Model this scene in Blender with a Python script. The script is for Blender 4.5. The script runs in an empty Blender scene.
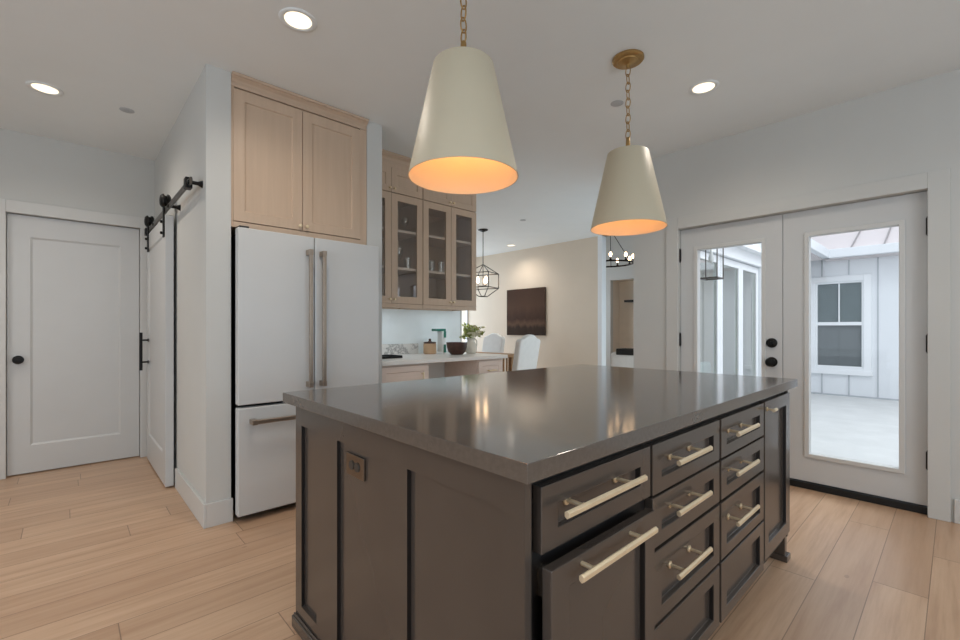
import bpy, bmesh, math, random
from mathutils import Vector, Matrix
random.seed(7)
R = math.radians
PI = math.pi
SC = bpy.context.scene
COL = SC.collection

# ------------------------------------------------------------------ camera
YAW = R(47.0)
EYE = 1.14
cam_d = bpy.data.cameras.new('camera')
cam = bpy.data.objects.new('camera', cam_d)
COL.objects.link(cam)
cam_d.sensor_width = 36.0
cam_d.lens = 36.0 * 444.0 / 960.0
cam_d.shift_y = 9.0 / 960.0
cam_d.clip_start = 0.02
cam.location = (0, 0, EYE)
cam.rotation_euler = (PI / 2, 0, YAW - PI / 2)
SC.camera = cam

# ------------------------------------------------------------------ exposure
SC.view_settings.view_transform = 'Standard'
SC.view_settings.look = 'None'
SC.view_settings.exposure = 0.04
SC.view_settings.gamma = 1.0
SC.view_settings.use_curve_mapping = False
SC.cycles.use_denoising = True
SC.cycles.max_bounces = 10
SC.cycles.diffuse_bounces = 6
SC.cycles.glossy_bounces = 5
SC.cycles.transmission_bounces = 8
SC.cycles.transparent_max_bounces = 16
SC.cycles.caustics_reflective = False
SC.cycles.caustics_refractive = False
SC.cycles.sample_clamp_indirect = 4.0

# ------------------------------------------------------------------ sky
w = bpy.data.worlds.new('overcast_sky')
SC.world = w
w.use_nodes = True
bg = w.node_tree.nodes['Background']
bg.inputs[0].default_value = (0.86, 0.92, 1.0, 1)
bg.inputs[1].default_value = 1.35


def area(name, loc, aim, sx, sy, watts, col):
    d = bpy.data.lights.new(name, 'AREA')
    d.shape = 'RECTANGLE'
    d.size, d.size_y, d.energy, d.color = sx, sy, watts, col
    o = bpy.data.objects.new(name, d)
    COL.objects.link(o)
    o.location = loc
    o.rotation_euler = (Vector(aim) - Vector(loc)).to_track_quat('-Z', 'Z').to_euler()
    return o


DAY = (0.72, 0.87, 1.0)
area('window_daylight', (0.6, -2.85, 1.45), (0.6, 1.5, 2.4), 3.6, 1.9, 36, DAY)  # added lamp at a made-up back window, brightens the kitchen
area('window_daylight', (-2.85, 1.0, 1.45), (1.5, 1.0, 2.4), 3.6, 1.9, 30, DAY)  # second added lamp, at the made-up opening in the left wall
area('window_daylight', (5.0, 7.55, 1.4), (5.0, 4, 1.4), 3.0, 2.0, 48, DAY)
area('window_daylight', (8.3, 7.55, 1.5), (8.3, 4, 1.5), 2.2, 2.0, 36, DAY)  # added lamp that brightens the living room
area('folding_door_daylight', (5.75, 2.06, 1.05), (5.6, 5, 1.1), 2.9, 1.8, 24, DAY)
area('open_sky', (6.6, -0.6, 5.6), (2.6, 1.0, 0.6), 3.0, 3.0, 190, (0.88, 0.95, 1.0))  # added lamp above the courtyard, sends more light through the glazed doors

# ------------------------------------------------------------------ materials
def srgb(r, g, b):
    f = lambda c: c / 12.92 if c <= 0.04045 else ((c + 0.055) / 1.055) ** 2.4
    return (f(r / 255), f(g / 255), f(b / 255), 1)


class NT:
    def __init__(s, name):
        s.m = bpy.data.materials.new(name)
        s.m.use_nodes = True
        s.t = s.m.node_tree
        s.b = s.t.nodes['Principled BSDF']

    def n(s, typ, ins=None, **kw):
        o = s.t.nodes.new(typ)
        for k, v in kw.items():
            setattr(o, k, v)
        for k, v in (ins or {}).items():
            s.put(o.inputs[k], v)
        return o

    def put(s, sock, v):
        if hasattr(v, 'is_linked') or isinstance(v, bpy.types.NodeSocket):
            s.t.links.new(v, sock)
        else:
            sock.default_value = v

    def math(s, op, a, b=0.0):
        o = s.n('ShaderNodeMath', operation=op)
        s.put(o.inputs[0], a)
        s.put(o.inputs[1], b)
        return o.outputs[0]

    def mix(s, fac, a, b, blend='MIX'):
        o = s.n('ShaderNodeMix', data_type='RGBA', blend_type=blend)
        s.put(o.inputs[0], fac)
        s.put(o.inputs[6], a)
        s.put(o.inputs[7], b)
        return o.outputs[2]

    def coords(s, scale=(1, 1, 1), kind='Object', rot=(0, 0, 0)):
        tc = s.n('ShaderNodeTexCoord')
        mp = s.n('ShaderNodeMapping')
        s.put(mp.inputs[0], tc.outputs[kind])
        mp.inputs['Scale'].default_value = scale
        mp.inputs['Rotation'].default_value = rot
        return mp.outputs[0]

    def noise(s, vec, scale, detail=3.0, rough=0.5):
        o = s.n('ShaderNodeTexNoise')
        s.put(o.inputs['Vector'], vec)
        o.inputs['Scale'].default_value = scale
        o.inputs['Detail'].default_value = detail
        o.inputs['Roughness'].default_value = rough
        return o.outputs[0]

    def ramp(s, fac, stops):
        o = s.n('ShaderNodeValToRGB')
        s.put(o.inputs[0], fac)
        e = o.color_ramp.elements
        while len(e) < len(stops):
            e.new(0.5)
        for i, (p, c) in enumerate(stops):
            e[i].position = p
            e[i].color = c
        return o.outputs[0]

    def bump(s, h, strength, dist=0.01):
        o = s.n('ShaderNodeBump')
        o.inputs['Strength'].default_value = strength
        o.inputs['Distance'].default_value = dist
        s.put(o.inputs['Height'], h)
        s.put(s.b.inputs['Normal'], o.outputs[0])


def paint(name, c, rough=0.6, metal=0.0, var=0.04, scale=6.0, bump=0.0, spec=0.5, coat=0.0):
    k = NT(name)
    v = k.noise(k.coords(), scale, 4)
    a = tuple(max(0, x * (1 - var)) for x in c[:3]) + (1,)
    b = tuple(min(1, x * (1 + var)) for x in c[:3]) + (1,)
    k.put(k.b.inputs['Base Color'], k.ramp(v, [(0.3, a), (0.7, b)]))
    k.b.inputs['Roughness'].default_value = rough
    k.b.inputs['Metallic'].default_value = metal
    k.b.inputs['Specular IOR Level'].default_value = spec
    k.b.inputs['Coat Weight'].default_value = coat
    if bump:
        k.bump(k.noise(k.coords(), scale * 40, 2), bump, 0.002)
    return k.m


def wood(name, c1, c2, rough=0.5, axis='Z', fine=28.0):
    k = NT(name)
    sc = {'Z': (fine, fine, 1.2), 'X': (1.2, fine, fine), 'Y': (fine, 1.2, fine)}[axis]
    g = k.noise(k.coords(sc), 1.6, 5, 0.6)
    l = k.noise(k.coords(), 1.3, 2)
    c = k.ramp(g, [(0.3, c1), (0.7, c2)])
    c = k.mix(k.math('MULTIPLY', l, 0.25), c, tuple(x * 0.8 for x in c1[:3]) + (1,))
    k.put(k.b.inputs['Base Color'], c)
    k.b.inputs['Roughness'].default_value = rough
    k.bump(g, 0.05, 0.002)
    return k.m


def emit(name, c, strength):
    k = NT(name)
    k.b.inputs['Base Color'].default_value = c
    k.b.inputs['Emission Color'].default_value = c
    k.b.inputs['Emission Strength'].default_value = strength
    return k.m


def glass(name, tint=(1, 1, 1, 1), extra=0.0):
    k = NT(name)
    tr = k.n('ShaderNodeBsdfTransparent')
    tr.inputs[0].default_value = tint
    gl = k.n('ShaderNodeBsdfGlossy')
    gl.inputs['Roughness'].default_value = 0.01
    fr = k.n('ShaderNodeFresnel')
    fr.inputs[0].default_value = 1.35
    f = k.math('ADD', fr.outputs[0], extra)
    geo = k.n('ShaderNodeNewGeometry')
    f = k.math('MULTIPLY', f, k.math('SUBTRACT', 1.0, geo.outputs['Backfacing']))
    mx = k.n('ShaderNodeMixShader')
    k.put(mx.inputs[0], f)
    k.put(mx.inputs[1], tr.outputs[0])
    k.put(mx.inputs[2], gl.outputs[0])
    k.put(k.t.nodes['Material Output'].inputs[0], mx.outputs[0])
    return k.m


def floor_mat():
    k = NT('oak_planks')
    tc = k.n('ShaderNodeTexCoord')
    sp = k.n('ShaderNodeSeparateXYZ')
    k.put(sp.inputs[0], tc.outputs['Object'])
    X, Y = sp.outputs[0], sp.outputs[1]
    v = k.math('DIVIDE', k.math('SUBTRACT', Y, 0.078 - 0.178 * 60), 0.178)
    row = k.math('FLOOR', v)
    fv = k.math('FRACT', v)
    wn = k.n('ShaderNodeTexWhiteNoise', noise_dimensions='1D')
    k.put(wn.inputs['W'], row)
    u = k.math('ADD', k.math('DIVIDE', X, 1.75), k.math('MULTIPLY', wn.outputs[0], 7.0))
    col = k.math('FLOOR', u)
    fu = k.math('FRACT', u)
    cb = k.n('ShaderNodeCombineXYZ')
    k.put(cb.inputs[0], row)
    k.put(cb.inputs[1], col)
    w2 = k.n('ShaderNodeTexWhiteNoise', noise_dimensions='2D')
    k.put(w2.inputs['Vector'], cb.outputs[0])
    tone = w2.outputs[0]
    # grain, shifted per board
    gv = k.n('ShaderNodeCombineXYZ')
    k.put(gv.inputs[0], k.math('MULTIPLY', X, 1.6))
    k.put(gv.inputs[1], k.math('MULTIPLY', Y, 26.0))
    k.put(gv.inputs[2], k.math('MULTIPLY', tone, 40.0))
    g = k.noise(gv.outputs[0], 1.0, 5, 0.62)
    gv2 = k.n('ShaderNodeCombineXYZ')
    k.put(gv2.inputs[0], k.math('MULTIPLY', X, 1.2))
    k.put(gv2.inputs[1], k.math('MULTIPLY', Y, 5.0))
    k.put(gv2.inputs[2], k.math('MULTIPLY', tone, 21.0))
    g2 = k.noise(gv2.outputs[0], 1.1, 3, 0.5)
    c = k.ramp(g, [(0.25, srgb(168, 132, 104)), (0.5, srgb(198, 165, 136)), (0.78, srgb(216, 186, 158))])
    c = k.mix(k.math('MULTIPLY', tone, 0.6), c, srgb(166, 131, 104))
    c = k.mix(k.math('MULTIPLY', g2, 0.35), c, srgb(205, 172, 142))
    # knots
    kn = k.n('ShaderNodeTexVoronoi', feature='F1')
    kv = k.n('ShaderNodeCombineXYZ')
    k.put(kv.inputs[0], k.math('MULTIPLY', X, 1.1))
    k.put(kv.inputs[1], k.math('MULTIPLY', Y, 2.3))
    k.put(kn.inputs['Vector'], kv.outputs[0])
    kn.inputs['Scale'].default_value = 1.0
    kd = k.math('LESS_THAN', kn.outputs['Distance'], 0.035)
    c = k.mix(k.math('MULTIPLY', kd, 0.3), c, srgb(110, 84, 66))
    e1 = k.math('LESS_THAN', fv, 0.018)
    e2 = k.math('LESS_THAN', fu, 0.0022)
    seam = k.math('MAXIMUM', e1, e2)
    c = k.mix(k.math('MULTIPLY', seam, 0.7), c, srgb(104, 82, 66))
    k.put(k.b.inputs['Base Color'], c)
    k.b.inputs['Roughness'].default_value = 0.33
    k.bump(k.math('SUBTRACT', g, seam), 0.06, 0.003)
    return k.m


def quartz():
    k = NT('charcoal_quartz')
    a = k.noise(k.coords(), 2.2, 6, 0.6)
    b = k.noise(k.coords(), 90, 2)
    c = k.ramp(b, [(0.3, srgb(86, 80, 75)), (0.75, srgb(93, 87, 81))])
    d = k.noise(k.coords((1, 1, 1), rot=(0, 0, 0.6)), 3.0, 8, 0.65)
    vein = k.math('LESS_THAN', k.math('ABSOLUTE', k.math('SUBTRACT', d, 0.5)), 0.0014)
    c = k.mix(k.math('MULTIPLY', k.math('MULTIPLY', vein, a), 0.08), c, srgb(190, 186, 180))
    k.put(k.b.inputs['Base Color'], c)
    k.b.inputs['Roughness'].default_value = 0.12
    k.b.inputs['Specular IOR Level'].default_value = 1.0
    return k.m


def marble():
    k = NT('white_marble')
    d = k.noise(k.coords((1, 1, 1), rot=(0.2, 0.5, 0.6)), 3.4, 9, 0.7)
    v = k.ramp(k.math('ABSOLUTE', k.math('SUBTRACT', d, 0.5)), [(0.0, srgb(150, 150, 148)), (0.03, srgb(224, 223, 219))])
    k.put(k.b.inputs['Base Color'], v)
    k.b.inputs['Roughness'].default_value = 0.25
    return k.m


def canvas():
    k = NT('dark_landscape_canvas')
    tc = k.n('ShaderNodeTexCoord')
    sp = k.n('ShaderNodeSeparateXYZ')
    k.put(sp.inputs[0], tc.outputs['Generated'])
    n = k.noise(k.coords((1, 3, 1), 'Generated', (0.6, 0, 0)), 2.4, 6, 0.6)
    z = k.math('ADD', sp.outputs[2], k.math('MULTIPLY', k.math('SUBTRACT', n, 0.5), 0.22))
    c = k.ramp(z, [(0.0, srgb(38, 30, 25)), (0.16, srgb(48, 39, 32)), (0.24, srgb(96, 74, 60)), (0.34, srgb(64, 46, 38)),
                   (0.62, srgb(78, 58, 47)), (1.0, srgb(58, 42, 34))])
    c = k.mix(k.math('MULTIPLY', n, 0.35), c, srgb(100, 80, 68))
    k.put(k.b.inputs['Base Color'], c)
    k.b.inputs['Roughness'].default_value = 0.8
    k.b.inputs['Specular IOR Level'].default_value = 0.15
    return k.m


def concrete():
    k = NT('pale_concrete')
    n = k.noise(k.coords(), 3, 6, 0.6)
    c = k.ramp(n, [(0.3, srgb(196, 197, 196)), (0.7, srgb(208, 209, 208))])
    tc = k.n('ShaderNodeTexCoord')
    sp = k.n('ShaderNodeSeparateXYZ')
    k.put(sp.inputs[0], tc.outputs['Object'])
    e = k.math('LESS_THAN', k.math('FRACT', k.math('DIVIDE', k.math('SUBTRACT', sp.outputs[0], 5.1), 2.4)), 0.006)
    c = k.mix(k.math('MULTIPLY', e, 0.35), c, srgb(140, 140, 140))
    k.put(k.b.inputs['Base Color'], c)
    k.b.inputs['Roughness'].default_value = 0.85
    return k.m


M = {}
M['wall'] = paint('white_wall_paint', srgb(203, 204, 201), 0.75, var=0.012, scale=3, bump=0.02)
M['ceil'] = paint('white_ceiling_paint', srgb(232, 237, 238), 0.85, var=0.012, scale=3, bump=0.02)
M['trim'] = paint('white_trim_paint', srgb(208, 209, 207), 0.4, var=0.01)
M['door'] = paint('white_door_paint', srgb(203, 205, 205), 0.42, var=0.01)
M['dine'] = paint('warm_beige_wall_paint', srgb(222, 208, 190), 0.75, var=0.015, scale=3)
M['niche'] = paint('tan_alcove_paint', srgb(224, 212, 196), 0.75, var=0.02)  # white paint; the chandelier's warm light is put into this tan
M['splash'] = paint('pale_blue_grey_wall_tile', srgb(236, 243, 244), 0.35, var=0.02, scale=9)
M['floor'] = floor_mat()
M['quartz'] = quartz()
M['marble'] = marble()
M['isl'] = paint('espresso_cabinet_paint', srgb(73, 66, 61), 0.2, var=0.05, scale=5, spec=0.8)
M['glaze'] = paint('dark_recess_glaze', srgb(24, 21, 20), 0.45)  # near-black upright inner sides of the recessed panels
M['isl_dark'] = paint('dark_cabinet_interior', srgb(24, 22, 21), 0.5)
M['oak'] = wood('stained_pale_oak', srgb(198, 174, 151), srgb(206, 182, 159), 0.42)
M['oakx'] = wood('stained_pale_oak_rail', srgb(196, 172, 149), srgb(206, 183, 161), 0.42, 'X')
M['pale'] = wood('whitewashed_oak', srgb(224, 208, 196), srgb(234, 219, 208), 0.42, 'X')
M['stone'] = paint('pale_stone_worktop', srgb(232, 230, 225), 0.3, var=0.02, scale=4)
M['line'] = paint('grey_panel_seam', srgb(182, 186, 190), 0.6)
M['oakin'] = wood('oak_cabinet_interior', srgb(150, 126, 104), srgb(166, 140, 118), 0.6)
M['fridge'] = paint('matte_white_enamel', srgb(204, 206, 206), 0.38, var=0.008)
M['fridge_dark'] = paint('dark_fridge_case', srgb(38, 38, 38), 0.5)
M['bronze'] = paint('brushed_bronze', srgb(176, 162, 148), 0.35, 0.9, var=0.05, scale=40)
M['brass'] = paint('pale_brushed_brass', srgb(240, 222, 190), 0.36, 0.6, var=0.04, scale=40)
M['aged'] = paint('aged_brass', srgb(172, 140, 90), 0.40, 0.75, var=0.10, scale=20)
M['black'] = paint('matte_black_metal', srgb(22, 21, 20), 0.42, 0.5, var=0.1)
M['gun'] = paint('gunmetal_steel', srgb(92, 86, 80), 0.32, 0.9, var=0.08, scale=20)
M['steel'] = paint('polished_steel', srgb(170, 166, 160), 0.22, 0.95, var=0.03)
M['chrome'] = paint('dark_chrome', srgb(122, 114, 106), 0.12, 0.95, var=0.03)
M['socket'] = paint('dark_grey_plastic', srgb(58, 54, 50), 0.4)
M['shade'] = paint('ivory_shade_enamel', srgb(202, 193, 170), 0.5, var=0.01)
M['shade_in'] = paint('warm_white_shade_lining', srgb(240, 222, 190), 0.6, var=0.01)
M['bulb'] = emit('warm_bulb', (1.0, 0.58, 0.30, 1), 14)
M['bulb_far'] = emit('warm_clear_bulb', (1.0, 0.66, 0.38, 1), 13)
M['can'] = emit('recessed_lamp_face', (1.0, 0.84, 0.60, 1), 1.7)
M['glass'] = glass('clear_glass')
M['cabglass'] = glass('cabinet_glass', (0.94, 0.93, 0.91, 1), 0.14)
M['tglass'] = glass('pale_green_glass', (0.88, 0.97, 0.92, 1), 0.42)
M['winglass'] = paint('dark_window_glass', srgb(96, 108, 110), 0.18, var=0.1, spec=0.5)
M['screen'] = paint('grey_insect_screen', srgb(104, 110, 112), 0.6)
M['vinyl'] = paint('white_vinyl_frame', srgb(236, 238, 240), 0.4, var=0.01)
M['siding'] = paint('white_board_siding', srgb(226, 229, 232), 0.6, var=0.01)
M['roof'] = paint('pale_metal_roof', srgb(214, 206, 206), 0.5, 0.0, var=0.02)
M['seam'] = paint('grey_roof_seam', srgb(150, 145, 145), 0.5)
M['conc'] = concrete()
M['canvas'] = canvas()
M['linen'] = paint('white_linen_slipcover', srgb(232, 231, 228), 0.85, var=0.03, scale=14, bump=0.05)
M['table'] = wood('honey_wood', srgb(150, 112, 72), srgb(178, 138, 96), 0.5, 'Y')
M['teal'] = paint('teal_green_plastic', srgb(42, 118, 102), 0.35)
M['whiteplastic'] = paint('white_plastic', srgb(228, 230, 228), 0.35)
M['tan'] = paint('tan_stoneware', srgb(190, 158, 124), 0.55, var=0.1)
M['bowl'] = wood('dark_walnut', srgb(52, 30, 22), srgb(84, 50, 38), 0.35, 'X')
M['ceramic'] = paint('glazed_white_ceramic', srgb(228, 222, 208), 0.3, var=0.03)
M['leaf'] = paint('olive_green_leaves', srgb(164, 172, 98), 0.6, var=0.4, scale=30)
M['petal'] = paint('cream_petals', srgb(236, 232, 206), 0.7, var=0.05)
M['throw'] = paint('charcoal_knit_throw', srgb(40, 37, 34), 0.9, var=0.1, scale=30)
M['rubber'] = paint('black_rubber_sill', srgb(16, 16, 16), 0.55, var=0.2)
M['walnut'] = wood('brown_ceiling_wood', srgb(92, 64, 44), srgb(118, 84, 60), 0.6, 'Y')

# ------------------------------------------------------------------ mesh helpers
ORG = {}


class MB:
    """collects shapes in world coordinates and links them as one object"""
    def __init__(s):
        s.bm = bmesh.new()

    def box(s, x0, x1, y0, y1, z0, z1):
        vs = [s.bm.verts.new(p) for p in ((x0, y0, z0), (x1, y0, z0), (x1, y1, z0), (x0, y1, z0),
                                          (x0, y0, z1), (x1, y0, z1), (x1, y1, z1), (x0, y1, z1))]
        for f in ((3, 2, 1, 0), (4, 5, 6, 7), (0, 1, 5, 4), (1, 2, 6, 5), (2, 3, 7, 6), (3, 0, 4, 7)):
            s.bm.faces.new([vs[i] for i in f])
        return s

    def tube(s, pts, r, n=10, cap=True, closed=False):
        pts = [Vector(p) for p in pts]
        rs = r if isinstance(r, (list, tuple)) else [r] * len(pts)
        rings = []
        N = len(pts)
        up = None
        for i, p in enumerate(pts):
            if closed:
                d = pts[(i + 1) % N] - pts[i - 1]
            else:
                d = pts[min(i + 1, N - 1)] - pts[max(i - 1, 0)]
            d.normalize()
            if up is None:
                up = Vector((0, 0, 1)) if abs(d.z) < 0.9 else Vector((1, 0, 0))
            a = d.cross(up)
            if a.length < 1e-5:
                a = d.orthogonal()
            a.normalize()
            b = a.cross(d).normalized()
            up = b
            rings.append([s.bm.verts.new(p + (a * math.cos(t) + b * math.sin(t)) * rs[i]) for t in [2 * PI * k / n for k in range(n)]])
        for i in range(N if closed else N - 1):
            q, w_ = rings[i], rings[(i + 1) % N]
            for k in range(n):
                s.bm.faces.new((q[k], q[(k + 1) % n], w_[(k + 1) % n], w_[k]))
        if cap and not closed:
            s.bm.faces.new(rings[0][::-1])
            s.bm.faces.new(rings[-1])
        return s

    def lathe(s, cx, cy, prof, n=32, closed=True, axis='Z', base=0.0):
        """prof: (radius, height) pairs; axis Z: heights are world z; X / Y: a lathe lying along that axis, centre (cx, cy) in the other two"""
        rings = []
        for r, h in prof:
            ring = []
            for k in range(n):
                t = 2 * PI * k / n
                a, b = r * math.cos(t), r * math.sin(t)
                p = {'Z': (cx + a, cy + b, h), 'X': (h, cx + a, cy + b), 'Y': (cx + a, h, cy + b)}[axis]
                ring.append(s.bm.verts.new(p))
            rings.append(ring)
        for q, w_ in zip(rings, rings[1:]):
            for k in range(n):
                s.bm.faces.new((q[k], q[(k + 1) % n], w_[(k + 1) % n], w_[k]))
        if closed:
            s.bm.faces.new(rings[0][::-1])
            s.bm.faces.new(rings[-1])
        return s

    def prism(s, poly, f0, f1):
        """poly of 2-D points mapped to 3-D by f0 / f1 (front and back)"""
        a = [s.bm.verts.new(f0(*p)) for p in poly]
        b = [s.bm.verts.new(f1(*p)) for p in poly]
        s.bm.faces.new(a)
        s.bm.faces.new(b[::-1])
        n = len(poly)
        for i in range(n):
            s.bm.faces.new((a[i], b[i], b[(i + 1) % n], a[(i + 1) % n]))
        return s

    def shaker(s, mp, u0, u1, v0, v1, w0, thick, fr, rec, hole=False, bev=0.004, glaze=False):
        """framed panel: mp(u, v, w) maps to world, w grows into the cabinet; fr = stile width or (left,right,bottom,top)"""
        l, r, b, t = fr if isinstance(fr, (tuple, list)) else (fr,) * 4
        V = lambda u, v, w_: s.bm.verts.new(mp(u, v, w_))
        rect = lambda a, c, d, e, w_: [V(a, d, w_), V(c, d, w_), V(c, e, w_), V(a, e, w_)]
        o = rect(u0, u1, v0, v1, w0)
        i = rect(u0 + l, u1 - r, v0 + b, v1 - t, w0)
        o2 = rect(u0, u1, v0, v1, w0 + thick)
        if hole:
            i2 = rect(u0 + l, u1 - r, v0 + b, v1 - t, w0 + thick)
        else:
            i2 = rect(u0 + l + bev, u1 - r - bev, v0 + b + bev, v1 - t - bev, w0 + rec)
        for k in range(4):
            j = (k + 1) % 4
            s.bm.faces.new((o[k], o[j], i[j], i[k]))
            fc = s.bm.faces.new((i[k], i[j], i2[j], i2[k]))
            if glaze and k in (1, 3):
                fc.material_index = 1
            s.bm.faces.new((o[j], o[k], o2[k], o2[j]))
            if hole:
                s.bm.faces.new((i2[k], i2[j], o2[j], o2[k]))
        if not hole:
            s.bm.faces.new(i2)
            s.bm.faces.new(o2[::-1])
        return s

    def build(s, name, mat, parent=None, bevel=0.0, seg=2, smooth=False, auto=False):
        bmesh.ops.recalc_face_normals(s.bm, faces=s.bm.faces)
        me = bpy.data.meshes.new(name)
        org = ORG.get(parent.name, Vector()) if parent else Vector()
        if org.length:
            bmesh.ops.translate(s.bm, verts=s.bm.verts, vec=-org)
        s.bm.to_mesh(me)
        s.bm.free()
        o = bpy.data.objects.new(name, me)
        COL.objects.link(o)
        me.materials.append(M[mat] if isinstance(mat, str) else mat)
        if parent:
            o.parent = parent
            ORG[o.name] = org
        if smooth:
            for p in me.polygons:
                p.use_smooth = True
            if auto:
                md = o.modifiers.new('edges', 'EDGE_SPLIT')
                md.split_angle = R(38)
        if bevel:
            b = o.modifiers.new('bevel', 'BEVEL')
            b.width, b.segments, b.limit_method = bevel, seg, 'ANGLE'
        return o


def tag(o, label, cat, group=None):
    o['label'], o['category'] = label, cat
    if group:
        o['group'] = group
    return o


def thing(name, label, cat, loc=(0, 0, 0), group=None):
    o = bpy.data.objects.new(name, None)
    o.empty_display_size = 0.05
    COL.objects.link(o)
    o.location = loc
    ORG[o.name] = Vector(loc)
    return tag(o, label, cat, group)


def struct(o, label=None):
    o['kind'] = 'structure'
    if label:
        o['label'] = label
    return o


def sroot(name, loc, label):
    o = bpy.data.objects.new(name, None)
    o.empty_display_size = 0.05
    COL.objects.link(o)
    o.location = loc
    ORG[o.name] = Vector(loc)
    o['kind'] = 'structure'
    o['label'] = label
    return o


def dup(root, loc, label, group=None):
    r = root.copy()
    COL.objects.link(r)
    r.location = loc
    r['label'] = label
    if group:
        r['group'] = group
    for ch in list(root.children):
        c = ch.copy()
        COL.objects.link(c)
        c.parent = r
        for g in list(ch.children):
            d = g.copy()
            COL.objects.link(d)
            d.parent = c
    ORG[r.name] = Vector(loc)
    return r


def wallbox(name, mat, axis, p0, p1, u0, u1, z0, z1, holes=(), label=None):
    """wall between p0 and p1 along axis ('X' or 'Y'), spanning u0..u1, with rectangular holes (ua, ub, za, zb)"""
    us = sorted({u0, u1, *[h[0] for h in holes], *[h[1] for h in holes]})
    zs = sorted({z0, z1, *[h[2] for h in holes], *[h[3] for h in holes]})
    m = MB()
    for a, b in zip(us, us[1:]):
        for c, d in zip(zs, zs[1:]):
            um, zm = (a + b) / 2, (c + d) / 2
            if any(h[0] < um < h[1] and h[2] < zm < h[3] for h in holes):
                continue
            if axis == 'X':
                m.box(p0, p1, a, b, c, d)
            else:
                m.box(a, b, p0, p1, c, d)
    bmesh.ops.remove_doubles(m.bm, verts=m.bm.verts, dist=1e-5)
    seen = {}
    for f in m.bm.faces:
        seen.setdefault(frozenset(v.index for v in f.verts), []).append(f)
    m.bm.verts.index_update()
    seen = {}
    for f in m.bm.faces:
        seen.setdefault(frozenset(v.index for v in f.verts), []).append(f)
    dead = [f for fs in seen.values() if len(fs) > 1 for f in fs]
    bmesh.ops.delete(m.bm, geom=dead, context='FACES_ONLY')
    return struct(m.build(name, mat), label)


FY = lambda u, v, w_: (u, w_, v)      # front faces -Y
FX = lambda u, v, w_: (w_, u, v)      # front faces -X
CZ = 2.665

# ================================================================== SETTING
m = MB(); m.box(-3.0, 3.97, -3.0, 9.0, -0.12, 0); m.box(3.97, 10.3, 1.97, 9.0, -0.12, 0)
struct(m.build('floor', 'floor'), 'pale oak plank floor')
m = MB(); m.box(-3.0, 3.97, -3.0, 9.0, CZ, CZ + 0.12); m.box(3.97, 6.52, 1.91, 9.0, CZ, CZ + 0.12)
struct(m.build('ceiling', 'ceil'), 'white painted kitchen ceiling')
m = MB(); m.box(6.52, 10.3, 1.91, 9.0, 3.5, 3.6)
struct(m.build('ceiling.001', 'ceil'), 'higher white ceiling of the living room')
# left nook with the panelled door
wallbox('wall_nook', 'wall', 'Y', 4.95, 5.07, -3.0, 0.588, 0, CZ, [(-0.345, 0.492, 0, 2.045)], 'white wall of the nook around the panelled door')
wallbox('wall_barn', 'wall', 'X', 0.588, 0.717, 2.938, 5.07, 0, CZ, [], 'white wall with the sliding door and rail')
wallbox('wall_fridge', 'wall', 'X', 1.612, 1.734, 2.938, 3.75, 0, CZ, [], 'narrow white wall return right of the refrigerator')
wallbox('wall_desk', 'splash', 'Y', 3.75, 3.87, 0.717, 3.2, 0, CZ, [], 'pale wall behind the desk counter')
m = MB(); m.box(3.2, 3.215, 3.745, 3.875, 0, CZ)
struct(m.build('trim_1', 'trim'), 'white end casing of the desk wall')
# wall with the french doors
HOLE = (0.108, 1.628, 0, 2.0)
wallbox('wall_right', 'wall', 'X', 3.83, 3.97, -3.0, 2.03, 0, CZ, [HOLE], 'white wall around the glazed double doors')
# dining wall, its white end, living room walls
wallbox('wall_dining', 'dine', 'X', 6.4, 6.52, 4.02, 9.0, 0, CZ, [], 'beige dining room wall with the dark painting')
m = MB(); m.box(6.395, 6.525, 3.945, 4.02, 0, CZ)
struct(m.build('trim_2', 'vinyl'), 'white end of the dining room wall')  # paler material puts the daylight on this end into its colour
m = MB(); m.box(6.40, 6.52, 1.91, 9.0, CZ, 3.6)
struct(m.build('wall_header', 'wall'), 'white wall above the dining room ceiling line')
wallbox('wall_living', 'wall', 'X', 10.0, 10.12, 2.03, 9.0, 0, 3.5, [(3.4, 5.92, 0, 2.36)], 'grey white far wall of the living room')
m = MB(); m.box(10.42, 10.5, 3.3, 6.0, 0, 2.45); m.box(10.12, 10.42, 3.3, 3.4, 0, 2.36); m.box(10.12, 10.42, 5.92, 6.0, 0, 2.36); m.box(10.12, 10.42, 3.3, 6.0, 2.36, 2.45)
struct(m.build('wall_alcove', 'niche'), 'tan alcove in the far wall of the living room')
m = MB(); m.box(10.12, 10.42, 3.4, 5.92, -0.12, 0)
struct(m.build('floor.001', 'floor'), 'floor of the alcove')
wallbox('wall_north', 'dine', 'Y', 7.2, 7.32, -3.0, 10.3, 0, 3.5, [(3.4, 6.398, 0.25, 2.4), (7.2, 9.4, 0.5, 2.5)], 'far dining room wall with a window opening')  # the second opening is added to light the living room
wallbox('wall_pantry', 'wall', 'X', -3.0, -2.88, -3.0, 9.0, 0, CZ, [(-0.8, 2.8, 0.5, 2.4)], 'left kitchen wall with a window opening')  # unseen wall; its opening is added to let light in
wallbox('wall_back', 'wall', 'Y', -3.0, -2.88, -3.0, 3.97, 0, CZ, [(-1.2, 2.4, 0.5, 2.4)], 'kitchen wall behind the camera with a window opening')  # opening added in this unseen wall for the kitchen light

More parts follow.
